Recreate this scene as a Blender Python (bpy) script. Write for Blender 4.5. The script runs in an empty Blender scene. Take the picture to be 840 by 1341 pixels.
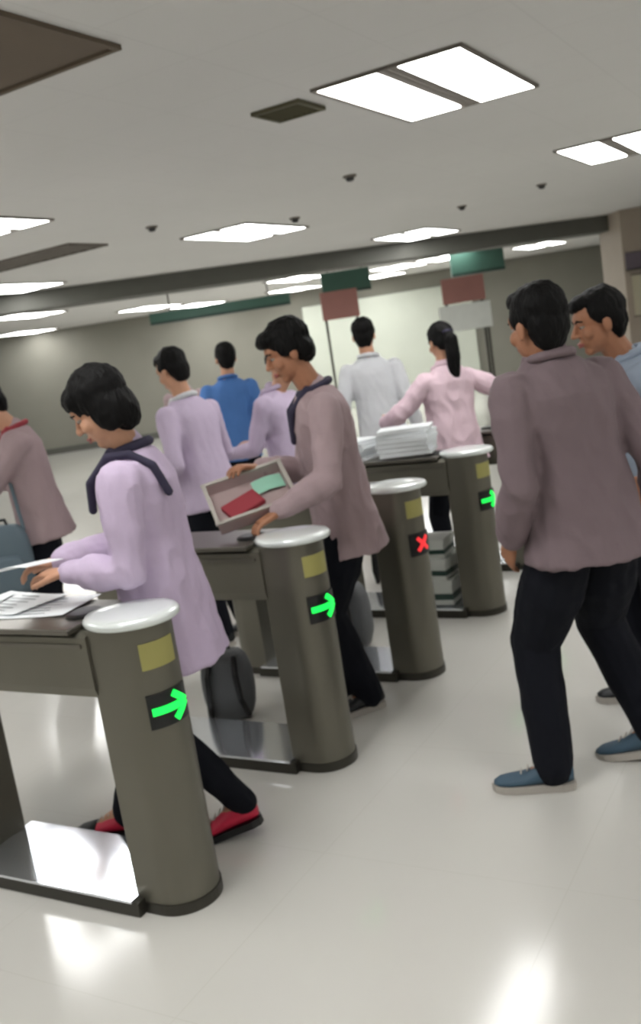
import bpy, math, random
from mathutils import Vector, Matrix, noise
random.seed(7)
PI = math.pi
V = Vector
col = bpy.context.scene.collection
S = bpy.context.scene

# ---------------------------------------------------------------- camera, world, exposure
cam = bpy.data.cameras.new('camera'); camo = bpy.data.objects.new('camera', cam); col.objects.link(camo)
ROLL, PITCH, FPX = math.radians(8.9), math.radians(9.9), 1250.0
fw = V((0, math.cos(PITCH), -math.sin(PITCH))); r0 = V((1, 0, 0)); u0 = r0.cross(fw)
rt = r0*math.cos(ROLL) - u0*math.sin(ROLL); up = u0*math.cos(ROLL) + r0*math.sin(ROLL)
m = Matrix((rt, up, -fw)).transposed().to_4x4(); m.translation = V((0, 0, 1.62))
camo.matrix_world = m
cam.sensor_fit = 'VERTICAL'; cam.sensor_height = 24.0; cam.lens = 24.0*FPX/1341.0
cam.dof.use_dof = True; cam.dof.focus_distance = 1.2; cam.dof.aperture_fstop = 24.0*FPX/1341.0/1000/0.0045   # the phone's slightly missed focus
cam.clip_start = 0.05; cam.clip_end = 200
S.camera = camo
w = bpy.data.worlds.new('world'); S.world = w; w.use_nodes = True
w.node_tree.nodes['Background'].inputs[0].default_value = (0.6, 0.62, 0.6, 1)
w.node_tree.nodes['Background'].inputs[1].default_value = 0.1
S.view_settings.view_transform = 'Standard'; S.view_settings.look = 'None'
S.view_settings.gamma = 1.0; S.view_settings.use_curve_mapping = False
S.view_settings.exposure = 0.0
LAMP = 13.0

# ---------------------------------------------------------------- materials
def srgb(r, g, b):
    f = lambda c: (c/255/12.92) if c/255 <= .04045 else ((c/255+.055)/1.055)**2.4
    return (f(r), f(g), f(b), 1)
def mat(name, c, rough=.6, metal=0, var=.08, scale=6, bump=0, bscale=60, coat=0, stretch=(1, 1, 1), emit=None, es=0, spec=.5, rvar=0):
    m = bpy.data.materials.new(name); m.use_nodes = True
    nt = m.node_tree; b = nt.nodes['Principled BSDF']
    b.inputs['Roughness'].default_value = rough; b.inputs['Metallic'].default_value = metal
    b.inputs['Coat Weight'].default_value = coat; b.inputs['Specular IOR Level'].default_value = spec
    tc = nt.nodes.new('ShaderNodeTexCoord'); mp = nt.nodes.new('ShaderNodeMapping')
    mp.inputs['Scale'].default_value = stretch
    nt.links.new(tc.outputs['Object'], mp.inputs[0])
    n = nt.nodes.new('ShaderNodeTexNoise'); n.inputs['Scale'].default_value = scale; n.inputs['Detail'].default_value = 4
    nt.links.new(mp.outputs[0], n.inputs[0])
    mx = nt.nodes.new('ShaderNodeMix'); mx.data_type = 'RGBA'
    mx.inputs[6].default_value = tuple(max(0, x*(1-var)) for x in c[:3])+(1,)
    mx.inputs[7].default_value = tuple(min(1, x*(1+var)) for x in c[:3])+(1,)
    nt.links.new(n.outputs[0], mx.inputs[0]); nt.links.new(mx.outputs[2], b.inputs['Base Color'])
    if rvar:
        mr = nt.nodes.new('ShaderNodeMapRange'); mr.inputs[3].default_value = rough-rvar; mr.inputs[4].default_value = rough+rvar
        nt.links.new(n.outputs[0], mr.inputs[0]); nt.links.new(mr.outputs[0], b.inputs['Roughness'])
    if bump:
        n2 = nt.nodes.new('ShaderNodeTexNoise'); n2.inputs['Scale'].default_value = bscale; n2.inputs['Detail'].default_value = 3
        nt.links.new(mp.outputs[0], n2.inputs[0])
        bp = nt.nodes.new('ShaderNodeBump'); bp.inputs['Strength'].default_value = bump; bp.inputs['Distance'].default_value = .01
        nt.links.new(n2.outputs[0], bp.inputs['Height']); nt.links.new(bp.outputs[0], b.inputs['Normal'])
    if emit:
        b.inputs['Emission Color'].default_value = emit; b.inputs['Emission Strength'].default_value = es
    return m
def tiled(name, c, gc, size, rough, rot, gap=.006, spec=.5, var=.05):
    m = mat(name, c, rough, var=var, scale=.8, spec=spec)
    nt = m.node_tree; b = nt.nodes['Principled BSDF']
    tc = nt.nodes.new('ShaderNodeTexCoord'); mp = nt.nodes.new('ShaderNodeMapping'); mp.inputs['Rotation'].default_value = (0, 0, rot)
    br = nt.nodes.new('ShaderNodeTexBrick'); br.offset = 0; br.inputs['Scale'].default_value = 1
    br.inputs['Mortar Size'].default_value = gap; br.inputs['Mortar Smooth'].default_value = .2
    br.inputs['Brick Width'].default_value = size; br.inputs['Row Height'].default_value = size
    nt.links.new(tc.outputs['Object'], mp.inputs[0]); nt.links.new(mp.outputs[0], br.inputs['Vector'])
    mx = nt.nodes.new('ShaderNodeMix'); mx.data_type = 'RGBA'; mx.inputs[7].default_value = gc
    src = b.inputs['Base Color'].links[0].from_socket
    nt.links.new(src, mx.inputs[6]); nt.links.new(br.outputs['Fac'], mx.inputs[0]); nt.links.new(mx.outputs[2], b.inputs['Base Color'])
    return m
ANG = math.atan2(.8615, .5078)
M = dict(
    floor=tiled('polished_floor_tile', srgb(204, 202, 196), srgb(198, 196, 189), .8, .13, -ANG, .002, .5, .06),
    ceiling=tiled('ceiling_board', srgb(216, 215, 212), srgb(210, 209, 206), .6, .8, -ANG, .004, .3, .05),
    wall=mat('wall_paint', srgb(136, 134, 124), .7, var=.1, scale=1.5),
    palewall=mat('pale_wall', srgb(200, 205, 192), .6, var=.06, scale=2),
    beige=mat('beige_column', srgb(168, 156, 142), .6, var=.06),
    beam=mat('beam_paint', srgb(92, 92, 86), .7, var=.1),
    steel=mat('brushed_steel', srgb(116, 113, 102), .4, .7, var=.10, scale=5, stretch=(1, 1, .25), bump=.05, bscale=30),
    steeldark=mat('dark_steel', srgb(70, 68, 62), .4, .7, var=.1),
    topsteel=mat('top_steel', srgb(118, 114, 106), .3, .75, var=.06),
    cap=mat('polished_cap', srgb(236, 242, 240), .25, .25, var=.04, coat=.5),
    mirror=mat('polished_base_plate', srgb(238, 242, 248), .12, .9, var=.02),
    black=mat('black_plastic', srgb(16, 16, 18), .35, var=.1),
    darkgrey=mat('charcoal_plastic', srgb(52, 52, 54), .5),
    yellow=mat('olive_yellow_sticker', srgb(168, 162, 96), .5),
    brown=mat('brown_ceiling_panel', srgb(104, 92, 78), .8, var=.06),
    vent=mat('olive_vent', srgb(88, 84, 62), .7),
    grille=mat('grey_grille', srgb(112, 106, 98), .7),
    teal=mat('teal_board', srgb(62, 98, 86), .5),
    tealdark=mat('teal_trim', srgb(38, 62, 55), .5),
    red=mat('dull_red_panel', srgb(160, 112, 104), .6),
    pale=mat('pale_board', srgb(205, 208, 202), .5),
    purple=mat('purple_grey_board', srgb(104, 94, 104), .6),
    paper=mat('paper_white', srgb(236, 240, 242), .5, var=.02),
    ink=mat('ink_grey', srgb(170, 176, 180), .7),
    skin=mat('skin', srgb(196, 148, 120), .5, var=.06, scale=20, spec=.35),
    skindark=mat('skin_tan', srgb(168, 118, 90), .5, var=.06, scale=20, spec=.35),
    lips=mat('lips', srgb(160, 88, 82), .45),
    eyewhite=mat('eye_white', srgb(165, 155, 145), .5),
    iris=mat('iris_dark', srgb(28, 20, 16), .15),
    hair=mat('black_hair', srgb(12, 11, 11), .62, var=.35, scale=40, stretch=(1, 1, .15), bump=.6, bscale=120, spec=.16),
    lilac=mat('lilac_fabric', srgb(200, 182, 208), .85, var=.05, scale=9, bump=.25, bscale=35),
    pinklilac=mat('dusky_pink_fabric', srgb(166, 145, 148), .85, var=.05, scale=9, bump=.25, bscale=35),
    mauve=mat('grey_mauve_fabric', srgb(120, 104, 108), .85, var=.05, scale=9, bump=.25, bscale=35),
    palelilac=mat('pale_lilac_fabric', srgb(196, 180, 204), .85, var=.05, scale=9, bump=.25, bscale=35),
    pinkwhite=mat('pale_pink_fabric', srgb(214, 188, 198), .85, var=.06, scale=9, bump=.25, bscale=35),
    white=mat('white_fabric', srgb(214, 216, 220), .85, var=.05, scale=9, bump=.2, bscale=35),
    blue=mat('blue_fabric', srgb(72, 116, 178), .85, var=.08, scale=9, bump=.2, bscale=35),
    greyblue=mat('blue_grey_fabric', srgb(150, 162, 178), .85, var=.05, scale=9, bump=.2, bscale=35),
    navy=mat('navy_trim', srgb(48, 44, 66), .8),
    trousers=mat('black_trousers', srgb(15, 17, 25), .85, var=.2, scale=9, bump=.3, bscale=30, spec=.2),
    redcloth=mat('red_trim', srgb(150, 52, 62), .8),
    redshoe=mat('red_shoe', srgb(196, 34, 66), .5),
    steelblue=mat('blue_shoe', srgb(56, 82, 100), .55),
    blackshoe=mat('black_shoe', srgb(22, 24, 28), .5),
    sole=mat('pale_sole', srgb(176, 170, 162), .6),
    bagteal=mat('slate_bag', srgb(96, 112, 122), .7, bump=.2),
    bagblack=mat('black_bag', srgb(24, 24, 27), .7, bump=.2),
    baggrey=mat('grey_bag', srgb(104, 106, 108), .7, bump=.2),
    tray=mat('pink_grey_tray', srgb(176, 156, 154), .5),
    mint=mat('mint_card', srgb(160, 214, 190), .4),
    light=mat('lit_diffuser', srgb(250, 250, 250), .5, var=0, emit=(1, 1, .985, 1), es=LAMP),
    green=mat('green_led', srgb(20, 220, 80), .4, var=0, emit=(.01, 1, .10, 1), es=1.1),
    redled=mat('red_led', srgb(220, 40, 40), .4, var=0, emit=(1, .04, .05, 1), es=.8),
)

# ---------------------------------------------------------------- mesh helpers
class MB:
    def __init__(s): s.v = []; s.f = []; s.mi = []; s.cur = 0
    def add(s, vs, fs):
        o = len(s.v); s.v += [tuple(v) for v in vs]; s.f += [tuple(i+o for i in f) for f in fs]; s.mi += [s.cur]*len(fs)
        return s
    def box(s, c, d, rz=0, R=None):
        R = R or Matrix.Rotation(rz, 3, 'Z'); c = V(c); a, b, e = d[0]/2, d[1]/2, d[2]/2
        vs = [c+R@V((x*a, y*b, z*e)) for z in (-1, 1) for y in (-1, 1) for x in (-1, 1)]
        return s.add(vs, [(0, 2, 3, 1), (4, 5, 7, 6), (0, 1, 5, 4), (2, 6, 7, 3), (0, 4, 6, 2), (1, 3, 7, 5)])
    def loft(s, rings, caps=True):
        n = len(rings[0]); vs = [p for r in rings for p in r]; fs = []
        for k in range(len(rings)-1):
            for i in range(n):
                j = (i+1) % n; fs.append((k*n+i, k*n+j, (k+1)*n+j, (k+1)*n+i))
        if caps:
            fs.append(tuple(range(n-1, -1, -1))); fs.append(tuple((len(rings)-1)*n+i for i in range(n)))
        return s.add(vs, fs)
    def cone(s, p, q, r1, r2, seg=12):
        p, q = V(p), V(q); d = (q-p); L = d.length; d = d.normalized() if L > 1e-6 else V((0, 0, 1))
        a = d.orthogonal().normalized(); b = d.cross(a); rings = []
        def ring(c, r): rings.append([c+a*(r*math.cos(2*PI*i/seg))+b*(r*math.sin(2*PI*i/seg)) for i in range(seg)])
        for t in (80, 50, 22): t = math.radians(t); ring(p-d*r1*math.sin(t), r1*math.cos(t))
        ring(p, r1); ring(q, r2)
        for t in (22, 50, 80): t = math.radians(t); ring(q+d*r2*math.sin(t), r2*math.cos(t))
        return s.loft(rings)
    def chain(s, pts, rs, seg=12):
        for i in range(len(pts)-1): s.cone(pts[i], pts[i+1], rs[i], rs[i+1], seg)
        return s
    def blob(s, c, r, R=None, seg=16):
        c = V(c); R = R or Matrix.Identity(3); rings = []
        for k in range(1, 10):
            t = PI*k/10; rings.append([c+R@V((r[0]*math.sin(t)*math.cos(2*PI*i/seg), r[1]*math.sin(t)*math.sin(2*PI*i/seg), -r[2]*math.cos(t))) for i in range(seg)])
        return s.loft(rings)
    def lathe(s, c, prof, seg=40, R=None, sx=1, sy=1):
        c = V(c); R = R or Matrix.Identity(3)
        return s.loft([[c+R@V((r*sx*math.cos(2*PI*i/seg), r*sy*math.sin(2*PI*i/seg), z)) for i in range(seg)] for r, z in prof])
    def prism(s, poly, z0, z1, R=None, c=(0, 0, 0)):
        R = R or Matrix.Identity(3); c = V(c)
        return s.loft([[c+R@V((x, y, z)) for x, y in poly] for z in (z0, z1)])
    def mesh(s, name, mats):
        me = bpy.data.meshes.new(name); me.from_pydata(s.v, [], s.f); me.validate()
        for m_ in mats: me.materials.append(m_)
        if len(me.polygons) == len(s.mi): me.polygons.foreach_set('material_index', s.mi)
        return me
def fixn(me):
    import bmesh
    b = bmesh.new(); b.from_mesh(me); bmesh.ops.recalc_face_normals(b, faces=b.faces); b.to_mesh(me); b.free()
def obj(name, mb, mats, parent=None, loc=None, smooth=False, bevel=0):
    if not isinstance(mats, (list, tuple)): mats = [mats]
    me = mb.mesh(name, mats); fixn(me)
    o = bpy.data.objects.new(name, me); col.objects.link(o)
    if loc is not None: o.location = loc
    if parent is not None: o.parent = parent
    if smooth: me.polygons.foreach_set('use_smooth', [True]*len(me.polygons))
    if bevel:
        bv = o.modifiers.new('bevel', 'BEVEL'); bv.width = bevel; bv.segments = 2; bv.limit_method = 'ANGLE'
        me.polygons.foreach_set('use_smooth', [True]*len(me.polygons)); bv.harden_normals = True
    return o
def tag(o, label, cat, group=None):
    o['label'] = label; o['category'] = cat
    if group: o['group'] = group
    return o
def thing(name, loc, rz, label, cat, group=None):
    o = bpy.data.objects.new(name, None); o.empty_display_size = .1; col.objects.link(o)
    o.location = loc; o.rotation_euler = (0, 0, rz); return tag(o, label, cat, group)
def copy_tree(o, parent=None):
    c = o.copy(); col.objects.link(c)
    if parent is not None: c.parent = parent
    for ch in list(o.children): copy_tree(ch, c)
    return c
def struct(name, mb, m_, **k):
    o = obj(name, mb, m_, **k); o['kind'] = 'structure'; return o
def fuse(name, mb, m_, vox, smooth=3, folds=0, parent=None, fs=(9, 9, 4), origin=V((0, 0, 0)), seed=0):
    """union of overlapping solids as one continuous skin"""
    me = mb.mesh(name, [m_]); fixn(me)
    t = bpy.data.objects.new('t', me); col.objects.link(t)
    r = t.modifiers.new('r', 'REMESH'); r.mode = 'VOXEL'; r.voxel_size = vox; r.use_smooth_shade = True
    if smooth:
        sm = t.modifiers.new('s', 'SMOOTH'); sm.factor = .5; sm.iterations = smooth
    dg = bpy.context.evaluated_depsgraph_get(); dg.update()
    me2 = bpy.data.meshes.new_from_object(t.evaluated_get(dg)); me2.name = name
    bpy.data.objects.remove(t); bpy.data.meshes.remove(me)
    if folds:
        me2.update(); ns = [v.normal.copy() for v in me2.vertices]
        for v, n in zip(me2.vertices, ns):
            p = V((v.co.x*fs[0]+seed*3.1, v.co.y*fs[1], v.co.z*fs[2]))
            q_ = V((p.x+p.z*.6, p.y-p.z*.5, p.z*1.3))
            k = noise.noise(p) + .55*(.5-2*abs(noise.noise(q_*1.5+V((5, 2, 1))))) + .25*noise.noise(p*3.1)
            v.co += n*folds*k
    for v in me2.vertices: v.co -= origin
    me2.polygons.foreach_set('use_smooth', [True]*len(me2.polygons))
    me2.materials.clear(); me2.materials.append(m_)
    o = bpy.data.objects.new(name, me2); col.objects.link(o)
    if parent is not None: o.parent = parent
    return o

# ---------------------------------------------------------------- the room
U2 = V((.5078, .8615, 0)); W2 = V((-.8615, .5078, 0))      # along the row of gates; along one gate
CZ = 2.88; XL, XR, YF, YB = -13.0, 11.0, -6.0, 23.0
struct('floor', MB().box(((XL+XR)/2, (YF+YB)/2, -.1), (XR-XL, YB-YF, .2)), M['floor'])
struct('ceiling', MB().box(((XL+XR)/2, (YF+YB)/2, CZ+.1), (XR-XL, YB-YF, .2)), M['ceiling'])
struct('wall_back', MB().box(((XL+XR)/2, YB+.1, CZ/2), (XR-XL, .2, CZ)), M['wall'])
struct('wall_front', MB().box(((XL+XR)/2, YF-.1, CZ/2), (XR-XL, .2, CZ)), M['wall'])
struct('wall_left', MB().box((XL-.1, (YF+YB)/2, CZ/2), (.2, YB-YF, CZ)), M['wall'])
struct('wall_right', MB().box((XR+.1, (YF+YB)/2, CZ/2), (.2, YB-YF, CZ)), M['wall'])
struct('baseboard_back', MB().box(((XL+XR)/2, YB-.015, .07), (XR-XL, .03, .14)), M['beam'])
struct('trim_1', MB().box((0, 14.2, CZ-.12), (25.6, .5, .24), math.radians(14)), M['beam'], bevel=.01)   # dropped beam across the hall
struct('trim_2', MB().box((2.3, YB-.06, 1.25), (4.0, .12, 2.5)), M['palewall'], bevel=.01)           # pale panelled stretch of the back wall

# ---------------------------------------------------------------- ceiling lights, a lattice aligned with the gates
def make_light():
    t = thing('ceiling_light', (0, 0, 0), 0, '', 'ceiling light')
    fr = MB(); L, Wd, g = 1.22, .33, .12
    W = 2*Wd+g
    fr.box((0, 0, -.006), (L+.04, .02, .012))
    for sy in (-1, 1): fr.box((0, sy*(W/2+.01), -.008), (L+.04, .02, .016))
    for sx in (-1, 1): fr.box((sx*(L/2+.01), 0, -.008), (.02, W, .016))
    fr.box((0, 0, -.003), (L, g, .006))
    obj('frame', fr, M['grille'], t)
    for sy in (-1, 1):
        d = MB(); d.box((0, sy*(g/2+Wd/2), -.007), (L, Wd-.01, .012))
        obj('diffuser', d, M['light'], t)
    return t
first = make_light(); base = V((.95, 5.46, CZ)); n = 0
names = {(0, 0): 'large twin-panel ceiling light nearest the viewer, above the row of gates',
         (1, 0): 'twin-panel ceiling light cut by the right picture edge, beyond the nearest light',
         (0, 1): 'twin-panel ceiling light at the left picture edge, its end poking into view',
         (1, 1): 'bright ceiling light above the man with the tray, centre left of the ceiling',
         (2, 1): 'bright ceiling light just before the dark beam, above the ponytailed girl',
         (3, 1): 'small far ceiling light between the two hanging teal boards',
         (1, 2): 'ceiling light over the left wall, lower left of the ceiling, nearest of its line',
         (2, 2): 'ceiling light left of centre under the dark beam, above the long thin teal board',
         (3, 2): 'far ceiling light just left of the left hanging teal board',
         (2, 3): 'far ceiling light low at the left picture edge, above the grey wall',
         (3, 3): 'far ceiling light just above the long thin teal board',
         (3, 4): 'farthest ceiling light at the left, lowest against the grey back wall',
         (4, 1): 'far ceiling light right of the right hanging teal board',
         (4, 2): 'far ceiling light over the pale panelled back wall',
         (2, 0): 'ceiling light on the right, behind the head of the man in mauve'}
OFF = {(1, 0): (.25, 0, 0), (2, 1): (.25, .1, 0), (3, 1): (-.3, .75, 0)}
for i in range(-3, 6):
    for j in range(-3, 5):
        p = base + U2*(3.62*i) + W2*((3.85 if i == 0 else 3.6)*j - (.15 if i == 2 else 0))
        if not (XL+.8 < p.x < XR-.8 and YF+.9 < p.y < YB-.6): continue
        bd_ = p.y-14.2-p.x*.249
        if abs(bd_) < 1.0: p = p + U2*(1.1 if bd_ > 0 else -1.0)
        p = p + V(OFF.get((i, j), (0, 0, 0)))
        vis = p.y > 4 and abs(p.x) < .37*p.y+.3
        if not vis and p.y > 9: continue
        o = first if n == 0 else copy_tree(first); n += 1
        o.location = p; o.rotation_euler = (0, 0, ANG); o['group'] = 'twin-panel ceiling lights'
        o['label'] = names.get((i, j)) or ('ceiling light far off along the ceiling, line %s' % ('left of the hall' if j > 1 else 'right of the hall') if p.y > 9 else 'twin-panel ceiling light behind or beside the viewer, out of the frame')

o = copy_tree(first); o.location = base+U2*.02+W2*4.82; o.rotation_euler = (0, 0, ANG); o['label'] = 'added unseen twin-panel light adjoining the one at the left picture edge, for the base plate reflection'  # added out of view so the polished base plate mirrors it white
for (x_, y_, l_) in ((2.3, 19.6, 'wide bright far ceiling light between the two teal boards, over the pale wall'), (2.3+.87, 19.6-.51, 'far ceiling light adjoining the wide bright one between the teal boards'),
                     (-2.0, 21.8, 'bright far ceiling light under the left half of the long teal board'), (-4.3, 15.3, 'bright far ceiling light near the left picture edge above the grey wall'),
                     (.2, 21.6, 'bright far ceiling light left of the left dull red panel')):
    o = copy_tree(first); o.location = (x_, y_, CZ); o.rotation_euler = (0, 0, ANG); o['label'] = l_
# ceiling fittings
def cquad(name, cx, cy, lx, ly, m_, label, cat, slats=0, parentm=None, z=.02):
    t = thing(name, (cx, cy, CZ), ANG, label, cat)
    f = MB()
    for sy in (-1, 1): f.box((0, sy*(ly/2-.012), -z/2), (lx, .024, z))
    for sx in (-1, 1): f.box((sx*(lx/2-.012), 0, -z/2), (.024, ly-.048, z))
    obj('frame', f, parentm or m_, t)
    obj('panel', MB().box((0, 0, -.004), (lx-.048, ly-.048, .008)), m_, t)
    if slats:
        s_ = MB()
        for k in range(slats):
            yy = -ly/2+.024+(ly-.05)*(k+.5)/slats
            s_.box((0, yy, -.012), (lx-.05, .008, .014), R=Matrix.Rotation(.5, 3, 'X'))
        obj('slat_set', s_, parentm or m_, t)
    return t
c = V((-.49, 4.02, 0)) - U2*.55 + W2*.62
cquad('ceiling_panel', c.x, c.y, 1.1, 1.24, M['brown'], 'large brown square panel in the ceiling at the top left corner', 'ceiling panel')
cquad('ceiling_vent', .165, 5.47, .30, .30, M['vent'], 'small dark olive square vent left of the near ceiling light', 'vent', 8)
cquad('ceiling_grille', -2.6, 9.9, .55, 1.9, M['grille'], 'wide grey grille in the ceiling at far left', 'grille', 14)
def fitting(cx, cy, label, r=.055):
    t = thing('smoke_detector', (cx, cy, CZ), 0, label, 'smoke detector')
    obj('base', MB().lathe((0, 0, 0), [(r, 0), (r, -.012), (r*.9, -.016)], 24), M['grille'], t, smooth=False)
    obj('sensor_head', MB().lathe((0, 0, 0), [(r*.6, -.014), (r*.62, -.035), (r*.4, -.045), (r*.1, -.048)], 24), M['darkgrey'], t)
fitting(.64, 7.9, 'small dark round detector below the near twin-panel light')
fitting(-1.11, 8.97, 'small dark round detector on the left half of the ceiling')
fitting(2.8, 10.3, 'small dark round detector at right, under the light at the right edge')
fitting(2.1, 11.1, 'small dark round detector right of centre, ahead of the dark beam')
fitting(.2, 9.9, 'small dark round detector beside the middle ceiling light')

# ---------------------------------------------------------------- far end of the hall
def hang_board(x, y, z, wd, hh, m_, label, name='hanging_sign', cat='sign', rz=0.05):
    t = thing(name, (x, y, z), rz, label, cat)
    obj('board', MB().box((0, 0, 0), (wd, .08, hh)), m_, t, bevel=.008)
    obj('trim', MB().box((0, 0, -hh/2-.02), (wd, .1, .04)), M['tealdark'], t)
    for s_ in (-1, 1):
        obj('hanger', MB().cone((s_*wd*.35, 0, hh/2), (s_*wd*.35, 0, CZ-z-.005), .012, .012, 8), M['steeldark'], t)
hang_board(1.05, 17.0, 2.62, .85, .34, M['teal'], 'dark teal hanging board just left of the wide far light')
hang_board(3.4, 17.2, 2.62, .95, .36, M['teal'], 'dark teal hanging board above the dull red panel at right of centre')
hang_board(-1.2, 17.3, 2.50, 2.5, .16, M['teal'], 'long thin teal hanging board over the left wall')
def wall_board(x, y, z, wd, hh, m_, label, name='notice_board', cat='board'):
    t = thing(name, (x, y, z), 0, label, cat)
    obj('board', MB().box((0, -.02, 0), (wd, .04, hh)), m_, t)
    f = MB()
    for s_ in (-1, 1): f.box((0, -.03, s_*hh/2), (wd+.06, .06, .03)); f.box((s_*wd/2, -.03, 0), (.03, .06, hh))
    obj('frame', f, M['grille'], t)
def stand_board(x, y, zc, wd, hh, m_, label):
    t = thing('standing_sign', (x, y, 0), 0, label, 'sign')
    obj('board', MB().box((0, 0, zc), (wd, .05, hh)), m_, t, bevel=.01)
    for s_ in (-1, 1):
        obj('post', MB().box((s_*wd*.42, .04, zc/2+hh/4), (.04, .04, zc+hh/2)), M['steeldark'], t)
        obj('foot', MB().box((s_*wd*.42, .04, .015), (.06, .5, .03)), M['steeldark'], t)
stand_board(.85, 16.2, 2.2, .62, .46, M['red'], 'dull red panel on posts beneath the left teal board')
stand_board(2.95, 16.4, 2.14, .72, .42, M['red'], 'dull red panel on posts beneath the right teal board')
stand_board(2.85, 15.9, 1.68, .85, .42, M['pale'], 'pale grey board on posts behind the ponytailed girl')
# beige column and counter at right
cc = struct('trim_3', MB().box((5.95, 15.2, CZ/2), (1.7, 1.0, CZ)), M['beige'], bevel=.01)
t = thing('wall_sign', (5.75, 14.69, 2.12), 0, 'purple-grey horizontal board fixed on the beige column at far right', 'board')
obj('board', MB().box((0, -.02, 0), (1.25, .04, .24)), M['purple'], t, bevel=.005)
obj('trim', MB().box((0, -.03, -.13), (1.27, .05, .02)), M['darkgrey'], t)
t = thing('wall_poster', (5.75, 14.69, 1.6), 0, 'cream board below the purple-grey one on the beige column', 'board')
obj('board', MB().box((0, -.01, 0), (1.1, .02, .6)), mat('cream_board', srgb(190, 184, 160), .6), t)
obj('frame', MB().box((0, -.012, .31), (1.14, .03, .02)).box((0, -.012, -.31), (1.14, .03, .02)), M['grille'], t)

# ---------------------------------------------------------------- ticket gates
GL = .9; GR = .115; GH = .935
def stadium(r, L, n=14, e=0):
    pts = [(r*math.cos(-PI/2+PI*i/n), r*math.sin(-PI/2+PI*i/n)) for i in range(n+1)]
    return pts
def make_gate(led, colour):
    # local +X points from the near pillar towards the rear pillar
    t = thing('ticket_gate', (0, 0, 0), 0, '', 'ticket gate', 'row of steel ticket gates')
    H1 = GH-.03
    for nm, x, s_ in (('front_pillar', 0, 1), ('rear_pillar', GL, -1)):
        poly = [(GR*math.cos(PI/2+PI*i/20), GR*math.sin(PI/2+PI*i/20)) for i in range(21)]
        poly = poly + [(.09, -GR), (.09, GR)]
        poly = [(x+s_*a, b) for a, b in poly]
        o = obj(nm, MB().prism(poly, 0, H1), M['steel'], t, bevel=.004)
        k = MB()
        pk = lambda g: [(x+s_*(a*g + (1-g)*.0), b*g) for a, b in [(GR*math.cos(PI/2+PI*i/20), GR*math.sin(PI/2+PI*i/20)) for i in range(21)] + [(.09, -GR), (.09, GR)]]
        k.prism(pk(1.04), 0, .035)
        obj('kick_band', k, M['steeldark'], o)
        # domed oval cap on top
        cp = MB().lathe((x-s_*.0, 0, H1), [(GR*1.10, 0), (GR*1.17, .006), (GR*1.18, .018), (GR*1.12, .027), (GR*.9, .032), (GR*.6, .0355), (GR*.3, .0375), (.002, .038)], 40, sx=1.12)
        obj('cap', cp, M['cap'], t, smooth=True)
    # upper body between pillars
    b = MB()
    prof = [(-.115, .70), (.115, .70), (.125, .73), (.125, .887), (.10, .902), (-.10, .902), (-.125, .887), (-.125, .73)]
    b.loft([[V((x, y, z)) for y, z in prof] for x in (.08, GL-.08)])
    bd = obj('upper_body', b, M['steel'], t)
    obj('side_trim', MB().box((GL/2, .127, .862), (GL-.2, .006, .012)), M['topsteel'], bd)
    obj('side_trim', MB().box((GL/2, -.127, .862), (GL-.2, .006, .012)), M['topsteel'], bd)
    obj('top_plate', MB().box((GL/2, 0, .911), (GL-.24, .30, .018)), M['topsteel'], t, bevel=.004)
    # card reader pad
    rd = obj('card_reader', MB().lathe((.185, 0, .919), [(.06, 0), (.06, .008), (.05, .012)], 28), M['black'], t)
    # base plinth with polished plate
    pl = obj('base_plinth', MB().box((GL/2, 0, .024), (GL-.12, .30, .048)), M['steeldark'], t, bevel=.003)
    obj('base_plate', MB().box((GL/2, 0, .0555), (GL-.16, .31, .009), R=Matrix.Rotation(math.radians(-1.3), 3, 'X')), M['mirror'], pl)
    # front display
    R = Matrix.Rotation(0, 3, 'Z')
    d = MB()
    ang = [math.radians(a) for a in range(-22, 53, 6)]
    outer = [(-(GR+.006)*math.cos(a), (GR+.006)*math.sin(a)) for a in ang]; inner = [(-(GR-.01)*math.cos(a), (GR-.01)*math.sin(a)) for a in ang][::-1]
    d.prism(outer+inner, .595, .70)
    dp = obj('display', d, M['black'], t)
    e = MB()
    def stroke(y0, z0, y1, z1, wd):
        n_ = 8; k0 = []; k1 = []
        dy, dz = y1-y0, z1-z0; L = math.hypot(dy, dz); ny, nz = -dz/L*wd/2, dy/L*wd/2
        for i in range(n_+1):
            yy, zz = y0+dy*i/n_, z0+dz*i/n_; sec = []
            for (a, c_, rr) in ((1, 1, GR+.011), (-1, 1, GR+.011), (-1, 1, GR+.003), (1, 1, GR+.003)):
                py, pz = yy+a*ny, zz+a*nz; th = py/GR+.27; sec.append(V((-rr*math.cos(th), rr*math.sin(th), pz)))
            k0.append(sec)
        e.loft(k0)
    if led == 'arrow':
        stroke(.058, .648, -.052, .648, .022); stroke(-.058, .648, -.010, .688, .020); stroke(-.058, .648, -.010, .608, .020)
    else:
        stroke(.03, .678, -.03, .618, .016); stroke(-.03, .678, .03, .618, .016)
    obj('signal', e, colour, dp)['label'] = 'lit green arrow' if led == 'arrow' else 'lit red cross'
    s_ = MB(); ang = [math.radians(a) for a in range(-13, 48, 6)]
    outer = [(-(GR+.002)*math.cos(a), (GR+.002)*math.sin(a)) for a in ang]; inner = [(-(GR-.01)*math.cos(a), (GR-.01)*math.sin(a)) for a in ang][::-1]
    obj('sticker', s_.prism(outer+inner, .775, .855), M['yellow'], t)
    return t
rot = math.atan2(W2.y, W2.x)
g_green = make_gate('arrow', M['green']); g_red = make_gate('cross', M['redled'])
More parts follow.
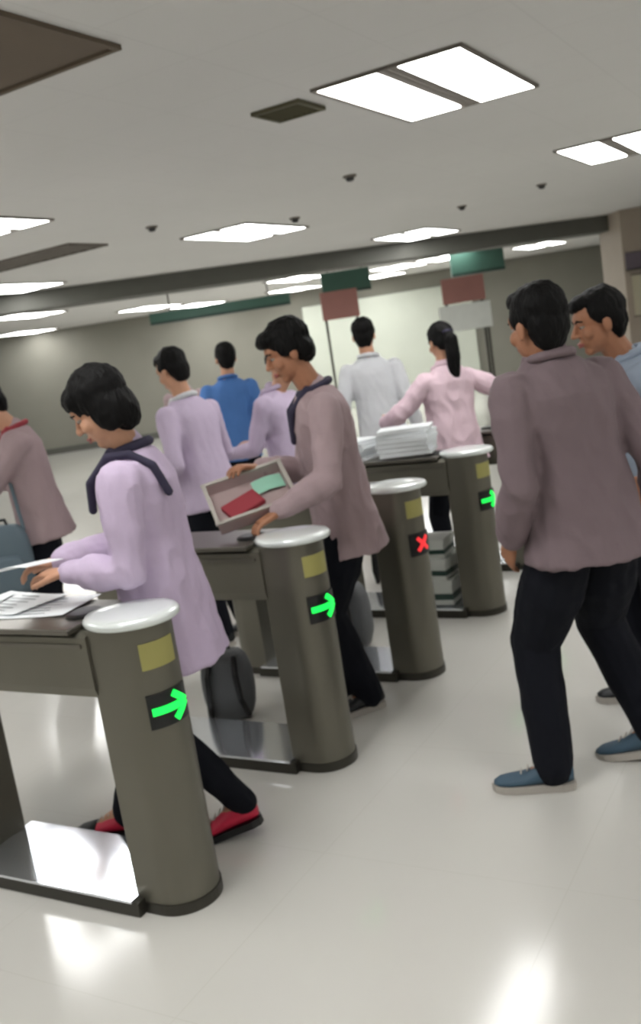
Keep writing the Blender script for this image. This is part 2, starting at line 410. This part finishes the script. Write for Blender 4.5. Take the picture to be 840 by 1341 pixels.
glab = ['nearest steel ticket gate, papers on its top, green arrow on its pillar',
        'second steel ticket gate, behind the girl leaning forward, green arrow lit',
        'third steel ticket gate, behind the man with the tray, red cross lit',
        'fourth steel ticket gate, left of the man in mauve, green arrow lit',
        'fifth steel ticket gate, hidden behind the man in mauve']
G0 = V((-.605, 2.765, 0)); SP = .952
gates = []
for k in range(5):
    o = g_red if k == 2 else (g_green if k == 0 else copy_tree(g_green))
    o.location = G0 + U2*(SP*k); o.rotation_euler = (0, 0, rot); o['label'] = glab[k]; gates.append(o)
def gate_pt(k, t_, s_=0, z=0): return G0 + U2*(SP*k+s_) + W2*t_ + V((0, 0, z))

# ---------------------------------------------------------------- people
def ik(a, c, l1, l2, hint):
    a, c = V(a), V(c); d = c-a; L = min(max(d.length, .05), (l1+l2)*.999); d = d.normalized(); c = a+d*L
    x = (l1*l1-l2*l2+L*L)/(2*L); h = math.sqrt(max(0, l1*l1-x*x))
    hn = V(hint); hn = hn-d*hn.dot(d); hn = hn.normalized() if hn.length > 1e-4 else d.orthogonal().normalized()
    return a+d*x+hn*h, c
def ellr(c, X, Y, n=20, p=2.3):
    out = []
    for i in range(n):
        a = 2*PI*i/n; ca, sa = math.cos(a), math.sin(a)
        out.append(V(c)+X*(math.copysign(abs(ca)**(2/p), ca))+Y*(math.copysign(abs(sa)**(2/p), sa)))
    return out
def person(label, h, face, pelvis, neck, head, hyaw=0, hpitch=0, wrists=None, feet=None, top='lilac', topname='jacket', hem=.12,
           bottom='trousers', hair='short', shoe='blackshoe', sole='sole', skin='skin', female=False, near=True, group=None,
           collar=None, elbow_out=.35, fingers=None, extra=None, loose=1.0, knee=None, sleeve=1.0):
    """pelvis, neck, head: world points; wrists: (right, left); feet: ((x,y,yaw,heel lift) right, left)"""
    k = h/1.68; f = V((math.cos(face), math.sin(face), 0)); up_ = V((0, 0, 1)); X = f.cross(up_)
    P, N, Hc = V(pelvis), V(neck), V(head); org = V((P.x, P.y, 0))
    sp = (N-P).normalized(); Ft = (f-sp*f.dot(sp)).normalized()
    sw = (.150 if female else .170)*k
    cl, tr, bd = MB(), MB(), MB()
    vb = .0042 if near else .008; vc = .007 if near else .012
    def torso(mb, off, lo=-.1, hemflare=0, arms=True, shirt=False):
        T = (N-P).length; R_ = []
        prof = [(lo, .158, .105), (0, .165, .11), (.22, .150, .10), (.42, .135, .092), (.65, .152, .105), (.80, .150, .100), (.90, .125, .085), (.97, .080, .068), (1.0, .065, .060)]
        if shirt:
            prof = [(lo, .182+hemflare, .135+hemflare), (0, .178, .13), (.25, .166, .122), (.45, .158, .116), (.65, .168, .118), (.80, .174, .114), (.885, .160, .098), (.94, .122, .086), (1.0, .076, .070)]
        for t_, a, b in prof:
            bulge = .012*math.sin(PI*max(0, min(1, t_)))
            base = P+sp*(T*t_) if t_ > 0 else P+(sp*.35+up_*.65).normalized()*(T*t_)
            g = 1.0 if not shirt else loose
            R_.append(ellr(base+Ft*bulge*.5, X*(a*k*g+off), Ft*(b*k*g+off)))
        mb.loft(R_)
    torso(bd, 0)
    # neck and head
    nb = N+sp*(-.02); bd.cone(nb, Hc+V((0, 0, -.05))-f*.02, .056*k, .052*k)
    hf = Matrix.Rotation(hyaw, 3, 'Z')@f; HX = hf.cross(up_).normalized()
    Rp = Matrix.Rotation(hpitch, 3, HX); hf2 = Rp@hf; HU = HX.cross(hf2).normalized()
    HM = Matrix((HX, hf2, HU)).transposed()
    s = 1.0*k if not female else .97*k
    hp = lambda x, y, z: Hc+HM@(V((x, y, z))*s)
    def hb(mb, c_, r_): mb.blob(hp(*c_), tuple(q*s for q in r_), HM)
    hb(bd, (0, -.008, .035), (.074, .094, .084)); hb(bd, (0, .022, -.035), (.060, .066, .078))
    hb(bd, (0, .058, -.094), (.024, .022, .020)); hb(bd, (0, .07, .03), (.052, .022, .03))
    bd.cone(hp(0, .088, .008), hp(0, .106, -.026), .0075*s, .0115*s, 10)
    for q in (-1, 1):
        hb(bd, (q*.011, .094, -.030), (.008, .009, .007)); hb(bd, (q*.038, .058, -.028), (.024, .024, .026))
        hb(bd, (q*.075, -.008, -.012), (.010, .018, .032)); hb(bd, (q*.030, .0715, .010), (.016, .0135, .0065)); hb(bd, (q*.030, .070, -.009), (.014, .012, .005))
    hb(bd, (0, .082, -.058), (.024, .012, .007)); hb(bd, (0, .080, -.068), (.020, .012, .008))
    # arms
    wr = wrists or (P+X*.27*k+V((0, 0, -.02)), P-X*.27*k+V((0, 0, -.02)))
    shc = P+(N-P)*.845
    for q, W_ in zip((1, -1), wr):
        sh = shc+X*(q*sw); el, W_ = ik(sh, W_, .285*k, .245*k, -f*.7+V((0, 0, -1))+X*q*elbow_out)
        bd.chain([sh, sh.lerp(el, .5), el], [.052*k, .045*k, .038*k]); bd.chain([el, el.lerp(W_, .35), W_], [.038*k, .038*k, .026*k])
        sl = el.lerp(W_, .93*sleeve if sleeve > .5 else sleeve)
        if sleeve > .05:
            cl.chain([sh, sh.lerp(el, .5), el], [.063*k*loose, .059*k*loose, .053*k*loose]); cl.chain([el, el.lerp(sl, .5), sl], [.053*k*loose, .051*k*loose, .044*k])
        else:
            cl.chain([sh, sh.lerp(el, .75)], [.07*k*loose, .064*k*loose])
        # hand
        d = (W_-el).normalized()
        fc = (fingers or 'relax')
        side = X*q
        pn = side - d*side.dot(d); pn = pn.normalized() if pn.length > .2 else d.orthogonal().normalized()
        if fc != 'relax': pn = up_-d*up_.dot(d); pn = pn.normalized() if pn.length > .2 else X
        wd = d.cross(pn).normalized()            # across the palm
        if wd.dot(f+up_*.3) < 0: wd = -wd         # thumb side forward/up
        bd.loft([ellr(W_+d*(t_*k), wd*(a*k), pn*(b*k), 14) for t_, a, b in ((-.02, .024, .020), (.01, .027, .018), (.04, .038, .016), (.075, .041, .014), (.092, .038, .012))])
        curl = .35 if fc == 'relax' else .55
        for i_, (o_, L_) in enumerate(((.031, .068), (.0105, .076), (-.0105, .071), (-.031, .056))):
            b0 = W_+d*(.08*k)+wd*(o_*k); dirn = (d+wd*(o_*2.4)).normalized(); pts = [b0]
            for s3, fr in enumerate((.45, .32, .23)):
                a_ = curl*(s3+.6); ddd = (dirn*math.cos(a_)-pn*math.sin(a_)); pts.append(pts[-1]+ddd*(L_*fr*k))
            bd.chain(pts, [.0092*k, .0085*k, .0080*k, .0068*k], 8)
        t0 = W_+d*(.022*k)+wd*(.026*k)
        td = (d*.72+wd*.62-pn*.3).normalized(); t1 = t0+td*(.036*k); t2 = t1+(td*.8+d*.4-pn*.2).normalized()*(.030*k); t3 = t2+(d*.9-pn*.25).normalized()*(.024*k)
        bd.chain([t0, t1, t2, t3], [.014*k, .0115*k, .0095*k, .0075*k], 8)
    # legs
    shoes = []
    for q, (fx, fy, fa, lift) in zip((1, -1), feet):
        hip = P+X*(q*.085*k)+V((0, 0, -.03)); fd = V((math.cos(fa), math.sin(fa), 0))
        an = V((fx, fy, .085*k+lift)); kn, an = ik(hip, an, .42*k, .41*k, (knee or f)+fd*.4)
        bd.chain([hip, hip.lerp(kn, .5), kn], [.085*k, .072*k, .055*k]); bd.chain([kn, kn.lerp(an, .35), an], [.052*k, .052*k, .036*k])
        bd.chain([an, an+fd*.10*k+V((0, 0, -.045*k-lift*.8))], [.032*k, .018*k])
        w_ = 1.0 if female else 1.28
        tr.chain([hip, hip.lerp(kn, .5), kn], [.094*k, .088*k*w_, .068*k*w_]); tr.chain([kn, kn.lerp(an, .4), an+V((0, 0, -.012))], [.068*k*w_, .062*k*w_, .052*k*w_])
        shoes.append((an, fd, lift))
    tr.loft([ellr(P+up_*(z*k), X*(a*k), f*(b*k)) for z, a, b in ((-.10, .165, .115), (-.03, .175, .125), (.04, .150, .105), (.075, .135, .095))])
    body = fuse('person', bd, M[skin], vb, 2, origin=org)
    body.location = org; tag(body, label, 'person', group)
    # garments
    torso(cl, 0, lo=-hem/(N-P).length*1.0, hemflare=.022, shirt=True)
    cl.cone(N-sp*.02, N+sp*.008+Ft*.004, .066*k, .060*k)
    fuse(topname, cl, M[top], vc, 4, (.013 if near else .009), body, origin=org, seed=h*10+P.x)
    fuse('trousers', tr, M[bottom], vc, 3, .007, body, origin=org, seed=h*7)
    collar = collar or top
    if collar:
        c_ = MB(); n0 = N+sp*.022; pts = []
        for i in range(17):
            a = 2*PI*i/16; pts.append(n0+X*(math.sin(a)*.068*k)+Ft*(-math.cos(a)*.068*k)-sp*(.000+.030*(1-math.cos(a))/2))
        c_.chain(pts, [.017]*17, 8); 
        chest = N-sp*.20+Ft*.118*k
        for q in (-1, 1): c_.chain([n0+X*(q*.06*k)+Ft*.04*k-sp*.015, N-sp*.07+X*q*.05*k+Ft*.118*k, chest+Ft*.018], [.017, .016, .014], 8)
        fuse('collar', c_, M[collar], .006, 1, parent=body, origin=org)
    # shoes
    for an, fd, lift in shoes:
        sx = fd.cross(up_); tilt = math.atan2(lift, .22)
        Rs = Matrix.Rotation(-tilt, 3, sx) if lift else Matrix.Identity(3)
        ball = V((an.x, an.y, 0))+fd*.13*k
        def sp_(l, x_, z_): return ball+Rs@(fd*((l-.13)*k)+sx*(x_*k)+up_*(z_*k)) if lift else V((an.x, an.y, 0))+fd*(l*k)+sx*(x_*k)+up_*(z_*k)
        st = ((-.062, .024, .030, .075), (-.045, .034, .024, .098), (0, .037, .020, .108), (.05, .039, .018, .088), (.10, .045, .018, .062), (.15, .046, .018, .052), (.185, .038, .020, .045), (.205, .018, .024, .034))
        up2 = []
        for l, hw, z0, z1 in st:
            up2.append([sp_(l, hw*math.cos(2*PI*i/16)*(1 if math.sin(2*PI*i/16) < .2 else .88), (z0+z1)/2+(z1-z0)/2*math.sin(2*PI*i/16)) for i in range(16)])
        so = obj('shoe', MB().loft(up2), M[shoe], body, smooth=True); 
        if shoe == 'redshoe':
            tc_ = []
            for l, hw, z0, z1 in ((.118, .0455, .018, .060), (.15, .0475, .017, .0545), (.185, .0395, .019, .047), (.207, .019, .023, .036)):
                tc_.append([sp_(l, (hw+.0012)*math.cos(2*PI*i/16)*(1 if math.sin(2*PI*i/16) < .2 else .88), (z0+z1)/2+(z1-z0)/2*math.sin(2*PI*i/16)) for i in range(16)])
            oc = obj('toe_shade', MB().loft(tc_), M['blackshoe'], so, smooth=True)  # black shell over the toe, its colour standing in for shade there
            for v in oc.data.vertices: v.co -= org
        ml = MB(); rings = []
        outl = [(-.068, 0), (-.06, .026), (-.03, .038), (.02, .040), (.08, .045), (.13, .049), (.17, .045), (.20, .028), (.214, 0), (.20, -.028), (.17, -.045), (.13, -.049), (.08, -.045), (.02, -.040), (-.03, -.038), (-.06, -.026)]
        for z_ in (.001, .010, .026): rings.append([sp_(l*1.0, x_, z_) for l, x_ in outl])
        ml.loft(rings); s2 = obj('sole', ml, M[sole], so)
        lc = MB()
        for j in range(4): lc.cone(sp_(.045+j*.022, -.02, .098-j*.011), sp_(.045+j*.022, .02, .098-j*.011), .003, .003, 6)
        l3 = obj('laces', lc, M['sole'], so)
        for o_ in (so, s2, l3):
            for v in o_.data.vertices: v.co -= org
    # face parts
    for q in (-1, 1):
        e = MB(); e.blob(hp(q*.030, .0725, .001), (.0115*s, .0105*s, .0065*s), HM); e.cur = 1
        e.blob(hp(q*.030, .0795, .0), (.0062*s, .0042*s, .0056*s), HM)
        o_ = obj('eye', e, [M['eyewhite'], M['iris']], body, smooth=True)
        b_ = MB().chain([hp(q*.014, .090, .021), hp(q*.032, .088, .027), hp(q*.050, .074, .022)], [.0035*s, .0042*s, .003*s], 6)
        o2 = obj('eyebrow', b_, M['hair'], body, smooth=True)
        for o3 in (o_, o2):
            for v in o3.data.vertices: v.co -= org
    l_ = MB().chain([hp(-.022, .084, -.063), hp(-.008, .0945, -.060), hp(.008, .0945, -.060), hp(.022, .084, -.063)], [.003*s, .0052*s, .0052*s, .003*s], 6)
    l_.chain([hp(-.018, .085, -.067), hp(0, .0935, -.070), hp(.018, .085, -.067)], [.003*s, .0055*s, .003*s], 6)
    o_ = obj('lips', l_, M['lips'], body, smooth=True)
    for v in o_.data.vertices: v.co -= org
    # hair
    hm = MB()
    if hair in ('short', 'crop'):
        hb(hm, (0, -.020, .050), (.083, .094, .083)); hb(hm, (0, -.050, -.005), (.076, .056, .068)); hb(hm, (0, .045, .085), (.062, .045, .034))
        for q in (-1, 1): hb(hm, (q*.068, -.005, .03), (.016, .045, .038))
        hb(hm, (0, -.048, -.045), (.060, .042, .045))
        if hair == 'short': hb(hm, (.01, .070, .078), (.055, .03, .022))
    elif hair == 'brim':                      # thick fringe pushed forward
        hb(hm, (0, -.018, .052), (.088, .100, .086)); hb(hm, (0, -.055, -.010), (.078, .056, .072)); hb(hm, (0, .055, .080), (.068, .055, .036))
        for q in (-1, 1): hb(hm, (q*.070, .0, .025), (.018, .05, .045))
    elif hair == 'bob':
        hb(hm, (0, -.018, .048), (.091, .102, .092)); hb(hm, (0, -.055, -.025), (.084, .058, .090)); hb(hm, (0, .050, .060), (.072, .046, .050))
        for q in (-1, 1): hb(hm, (q*.070, -.022, -.01), (.022, .048, .085))
    elif hair == 'ponytail':
        hb(hm, (0, -.018, .048), (.085, .097, .086)); hb(hm, (0, -.055, -.005), (.074, .052, .066)); hb(hm, (0, .055, .07), (.058, .035, .036))
        for q in (-1, 1): hb(hm, (q*.068, -.012, .02), (.016, .045, .05))
        base = hp(0, -.105, .035)
        hm.chain([base, base-hf*.03+V((0, 0, -.05)), base-hf*.035+V((0, 0, -.16)), base-hf*.02+V((0, 0, -.28)), base-hf*.0+V((0, 0, -.40))], [.030, .042, .043, .034, .012])
    ho = fuse('hair', hm, M['hair'], .005 if near else .008, 2, .006, body, fs=(30, 30, 10), origin=org)
    if hair == 'ponytail':
        base = hp(0, -.105, .035); tb = MB(); tb.blob(base, (.034, .034, .016), HM); o_ = obj('hair_tie', tb, M['navy'], ho, smooth=True)
        for v in o_.data.vertices: v.co -= org
    if extra: extra(body, org, dict(P=P, N=N, X=X, F=Ft, sp=sp, k=k, shc=shc, sw=sw))
    return body

D = math.radians
def back_strap(body, org, q):
    # dark bag strap running from the collar over the near shoulder and down the back
    N, X, F, sp = q['N'], q['X'], q['F'], q['sp']; m_ = MB()
    pts = [N-sp*.17-X*.07+F*.140, N-sp*.08-X*.095+F*.118, N-sp*.005-X*.10+F*.04, N-sp*.005-X*.10-F*.03, N-sp*.05-X*.10-F*.095, N-sp*.14-X*.10-F*.125]
    for a, b in zip(pts[:-1], pts[1:]): m_.cone(a, b, .0145, .0145, 8)
    fuse('strap', m_, M['navy'], .006, 1, parent=body, origin=org)

# girl leaning on the nearest gate
person('girl with black bob in lilac coat leaning on the nearest gate, red shoe visible', 1.66, D(172), (-.55, 3.09, .88), (-.565, 3.01, 1.385), (-.62, 2.97, 1.53),
       hyaw=D(4), hpitch=D(-26), wrists=((-.90, 3.16, 1.04), (-.82, 2.96, 1.035)), feet=((-.86, 3.22, D(170), 0), (-.42, 3.08, D(178), .05)),
       top='lilac', topname='coat', hem=.22, hair='bob', shoe='redshoe', sole='black', skin='skin', female=True, collar='navy', fingers='hold', extra=back_strap, loose=1.06)
# man with tray
TR = Matrix.Rotation(D(10), 3, 'Z')@Matrix.Rotation(D(-9), 3, 'Y')@Matrix.Rotation(D(30), 3, 'X'); TC = V((-.27, 3.86, 1.03))
person('man with thick black hair in dusky pink coat holding a tray over the second gate', 1.70, D(186), (.10, 4.10, .90), (.055, 4.03, 1.44), (-.03, 4.0, 1.61),
       hyaw=D(0), hpitch=D(-20), wrists=(TC+TR@V((.08, .165, .03)), TC+TR@V((.07, -.165, .045))), feet=((-.02, 4.20, D(190), 0), (.09, 4.04, D(200), 0)),
       top='pinklilac', topname='coat', hem=.18, hair='brim', collar='navy', fingers='hold', skin='skindark', loose=1.08)
# girl with ponytail, back turned
person('girl with long black ponytail seen from behind, pale pink top, at fourth gate', 1.62, D(112), (.90, 5.90, .86), (.90, 5.96, 1.36), (.90, 5.99, 1.515),
       hyaw=D(0), hpitch=D(-15), wrists=((1.28, 6.20, 1.10), (.50, 6.10, 1.06)), feet=((.98, 5.9, D(110), 0), (.76, 5.80, D(115), 0)),
       top='pinkwhite', topname='blouse', hem=.10, hair='ponytail', female=True, elbow_out=1.6, loose=1.05)
# man in mauve, back turned
person('man in grey-mauve shirt and black trousers seen from behind, striding at right', 1.72, D(112), (.87, 3.10, .90), (.80, 3.06, 1.46), (.77, 3.06, 1.572),
       hyaw=D(4), hpitch=D(-6), wrists=((1.15, 3.22, .92), (.615, 3.12, .88)), feet=((1.05, 3.16, D(150), .04), (.66, 3.07, D(165), 0)),
       top='mauve', topname='shirt', hem=.10, hair='crop', shoe='steelblue', skin='skindark', loose=1.10, elbow_out=.3, collar='mauve', knee=V((0, 1, 0)))
person('man in light blue-grey shirt in profile, half hidden behind the man in mauve', 1.68, D(178), (1.34, 3.72, .90), (1.25, 3.68, 1.39), (1.155, 3.66, 1.54),
       hyaw=D(0), hpitch=D(-10), wrists=((1.2, 3.85, .95), (1.22, 3.42, .95)), feet=((1.22, 3.70, D(170), 0), (1.50, 3.52, D(175), .03)),
       top='greyblue', topname='shirt', hem=.08, hair='short', skin='skindark', loose=1.05)
# background people
person('person in lilac top and black trousers bending at the left picture edge', 1.64, D(195), (-1.58, 5.42, .90), (-1.61, 5.36, 1.42), (-1.72, 5.33, 1.575),
       hpitch=D(-25), wrists=((-2.0, 5.55, 1.16), (-1.98, 5.2, 1.14)), feet=((-1.62, 5.52, D(190), 0), (-1.49, 5.35, D(190), 0)),
       top='pinklilac', hem=.12, hair='short', near=False, collar='redcloth', loose=1.15, fingers='hold')
person('person in pale lilac top, turned away, behind the girl with the bob', 1.66, D(140), (-.60, 5.40, .90), (-.66, 5.42, 1.43), (-.70, 5.44, 1.60),
       hpitch=D(-20), wrists=((-.66, 5.80, 1.0), (-.90, 5.32, 1.0)), feet=((-.52, 5.46, D(140), 0), (-.66, 5.34, D(140), 0)),
       top='palelilac', hem=.10, hair='short', near=False, collar='white', fingers='hold')
person('person in bright blue shirt far behind, left of the man with the tray', 1.68, D(100), (-.58, 7.6, .90), (-.56, 7.6, 1.46), (-.55, 7.62, 1.62),
       feet=((-.48, 7.6, D(95), 0), (-.70, 7.6, D(100), 0)), top='blue', hem=.08, hair='crop', near=False)
person('person in lilac top, head hidden behind the man with the tray', 1.62, D(150), (-.12, 6.05, .87), (-.17, 6.02, 1.38), (-.09, 6.0, 1.52),
       hpitch=D(-25), wrists=((-.36, 6.3, 1.05), (-.52, 6.05, 1.02)), feet=((-.06, 6.13, D(150), 0), (-.16, 5.97, D(150), 0)),
       top='palelilac', hem=.08, hair='short', near=False, fingers='hold')
person('person in white shirt with dark hair, back turned, behind the third gate', 1.68, D(80), (.54, 6.9, .90), (.51, 6.9, 1.47), (.50, 6.92, 1.63),
       feet=((.64, 6.9, D(80), 0), (.44, 6.9, D(80), 0)), top='white', hem=.08, hair='crop', near=False)
person('person in pink top far off below the light, left of centre', 1.64, D(260), (-1.2, 9.9, .88), (-1.2, 9.9, 1.38), (-1.2, 9.88, 1.56),
       feet=((-1.3, 9.9, D(260), 0), (-1.1, 9.9, D(260), 0)), top='pinklilac', hem=.08, hair='crop', near=False)

# ---------------------------------------------------------------- things on and around the gates
def sheet(k, t_, s_, z, rz, label, lx=.32, ly=.225, n_lines=6, curl=.004, group='papers on the nearest gate'):
    c = gate_pt(k, t_, s_, z)
    t = thing('paper_sheet', c, rot+rz, label, 'paper', group)
    m_ = MB(); nx = 8; rings = []
    for i in range(nx+1):
        x = -lx/2+lx*i/nx; zz = curl*((2*x/lx)**2)
        rings.append([V((x, -ly/2, zz)), V((x, ly/2, zz)), V((x, ly/2, zz+.0012)), V((x, -ly/2, zz+.0012))])
    m_.loft(rings); obj('page', m_, M['paper'], t)
    p = MB()
    for i in range(n_lines):
        y = -ly/2+.02+(ly-.04)*(i+.5)/n_lines; p.box((0, y, curl*.25+.0018), (lx*.42*(1 if i % 3 else .7), .004, .0012))
    obj('print', p, M['ink'], t)
sheet(0, .43, .06, .921, .15, 'white printed sheet nearest the cap on the nearest gate')
sheet(0, .60, .09, .925, -.12, 'white printed sheet in the middle of the nearest gate top')
sheet(0, .80, .03, .929, .30, 'white printed sheet at the left picture edge on the gate top')
def stack(loc, rz, n_, label, name='paper_stack', lx=.30, ly=.21, th=.012, tilt=0):
    for i in range(n_):
        o = obj(name, MB().box((0, 0, th/2), (lx, ly, th*.9)), M['paper'], None, bevel=.0015)
        # thin cover line
        o.location = V(loc)+V((random.uniform(-.01, .01), random.uniform(-.01, .01), i*th)); o.rotation_euler = (0, 0, rz+random.uniform(-.12, .12))
        tag(o, label % ('lowest', 'second lowest', 'third', 'fourth', 'second highest', 'topmost')[i if i < n_-1 else 5], 'booklet', 'white booklets on the fourth gate')
stack(gate_pt(3, .34, .0, .932), rot+.2, 6, '%s white booklet in the stack beside the cap of the fourth gate', th=.026)
stack(gate_pt(3, .72, .02, .9215), rot-.15, 6, '%s white booklet in the stack farther along the fourth gate', th=.02)
# sheet held by the leaning girl
def held_sheet(loc, R, lx, ly, label, m_='paper', name='paper_sheet', cat='paper'):
    b = MB(); rings = []
    for i in range(7):
        x = -lx/2+lx*i/6; zz = .01*math.sin(i/6*PI)
        rings.append([V((x, -ly/2, zz)), V((x, ly/2, zz)), V((x, ly/2, zz+.0014)), V((x, -ly/2, zz+.0014))])
    b.loft(rings); o = obj(name, b, M[m_], None); o.location = loc; o.rotation_euler = R; return tag(o, label, cat)
held_sheet((-.98, 3.04, 1.06), (.1, .12, 2.6), .21, .16, 'white sheet held in the hands of the leaning girl')
# tray held by the man
t = thing('tray', TC, D(8), 'pinkish grey open tray held by the man above the second gate', 'tray')
m_ = MB(); lx, ly, hh, th = .33, .26, .06, .006
m_.box((0, 0, th/2), (lx, ly, th))
obj('bottom', m_, M['tray'], t)
for s_ in (-1, 1):
    obj('side', MB().box((0, s_*(ly/2-.003), hh/2), (lx, th, hh)), M['tray'], t); obj('side', MB().box((s_*(lx/2-.003), 0, hh/2), (th, ly-.012, hh)), M['tray'], t)
rm_ = MB()
for s_ in (-1, 1): rm_.box((0, s_*ly/2, hh), (lx+.02, .016, .008)); rm_.box((s_*lx/2, 0, hh), (.016, ly, .008))
obj('rim', rm_, M['sole'], t)
t.rotation_euler = TR.to_euler()
o = obj('wallet', MB().box((0, 0, .012), (.16, .10, .022)), M['redcloth'], None, bevel=.006); o.location = TC+TR@V((-.04, -.02, .0065)); o.rotation_euler = (TR@Matrix.Rotation(.3, 3, 'Z')).to_euler()
tag(o, 'dark red wallet lying in the pinkish tray', 'wallet')
held_sheet(TC+TR@V((.09, .06, .012)), TR.to_euler(), .13, .09, 'small mint green card lying in the tray the man holds', 'mint', 'card', 'card')

def bag(loc, rz, m_, label, sc=1.0, straps=True):
    t = thing('backpack', loc, rz, label, 'backpack')
    def rb(cx, cy, cz, w_, d_, h_, p=3.2):
        rings = []
        for i in range(11):
            a = -PI/2+PI*i/10; zz = math.sin(a); rr = max(.05, math.cos(a))**(.38)
            rings.append([V((cx, cy, cz+zz*h_/2))+v for v in ellr((0, 0, 0), V((w_/2*rr, 0, 0)), V((0, d_/2*rr, 0)), 24, p)])
        return rings
    q = sc
    obj('bag_body', MB().loft(rb(0, 0, .21*q, .30*q, .17*q, .42*q)), M[m_], t, smooth=True)
    obj('front_pocket', MB().loft(rb(0, -.085*q, .14*q, .23*q, .09*q, .22*q)), M[m_], t, smooth=True)
    obj('handle', MB().chain([(-.04*q, 0, .41*q), (-.03*q, 0, .45*q), (.03*q, 0, .45*q), (.04*q, 0, .41*q)], [.008]*4, 8), M['black'], t, smooth=True)
    if straps:
        for s_ in (-1, 1): obj('shoulder_strap', MB().chain([(s_*.07*q, .07*q, .38*q), (s_*.08*q, .13*q, .30*q), (s_*.09*q, .13*q, .16*q), (s_*.11*q, .08*q, .05*q)], [.014]*4, 8), M['black'], t, smooth=True)
    return t
bag(gate_pt(1, .66, .30), rot+.4, 'baggrey', 'grey backpack standing on the floor behind the second gate', .8)
bag(gate_pt(2, .52, .28), rot, 'baggrey', 'grey backpack on the base of the third gate', .9)
bag(gate_pt(2, .86, .62), rot+.8, 'bagblack', 'black backpack on the floor beyond the third gate', .95)
bag(gate_pt(3, .80, .50), rot-.2, 'bagblack', 'black backpack on the floor behind the fourth gate', .8)
tb = bag((-1.74, 5.16, .52), D(10), 'bagteal', 'slate blue bag hanging at the hip of the person at the left edge', .95, False)
obj('shoulder_strap', MB().chain([(-.12, .0, .36), (-.06, .03, .60), (.07, .10, .80), (.12, .0, .36)], [.010]*4, 8), M['bagteal'], tb, smooth=True)
# white boxes beneath the fourth gate
def carton(loc, rz, d, label, m_='pale', band='tealdark'):
    t = thing('carton', loc, rz, label, 'carton', 'white cartons under the fourth gate')
    obj('box', MB().box((0, 0, d[2]/2), d), M[m_], t, bevel=.004)
    obj('lid', MB().box((0, 0, d[2]-.01), (d[0]+.012, d[1]+.012, .03)), M[m_], t, bevel=.003)
    obj('band', MB().box((0, 0, d[2]*.35), (d[0]+.004, d[1]+.004, d[2]*.25)), M[band], t)
carton(gate_pt(3, .30, 0, .066), rot+.05, (.30, .24, .14), 'lowest white carton with a dark green band under the fourth gate')
carton(gate_pt(3, .30, 0, .212), rot-.06, (.28, .22, .12), 'middle white carton with a dark green band under the fourth gate')
carton(gate_pt(3, .31, 0, .338), rot+.1, (.26, .21, .10), 'topmost white carton in the pile under the fourth gate')
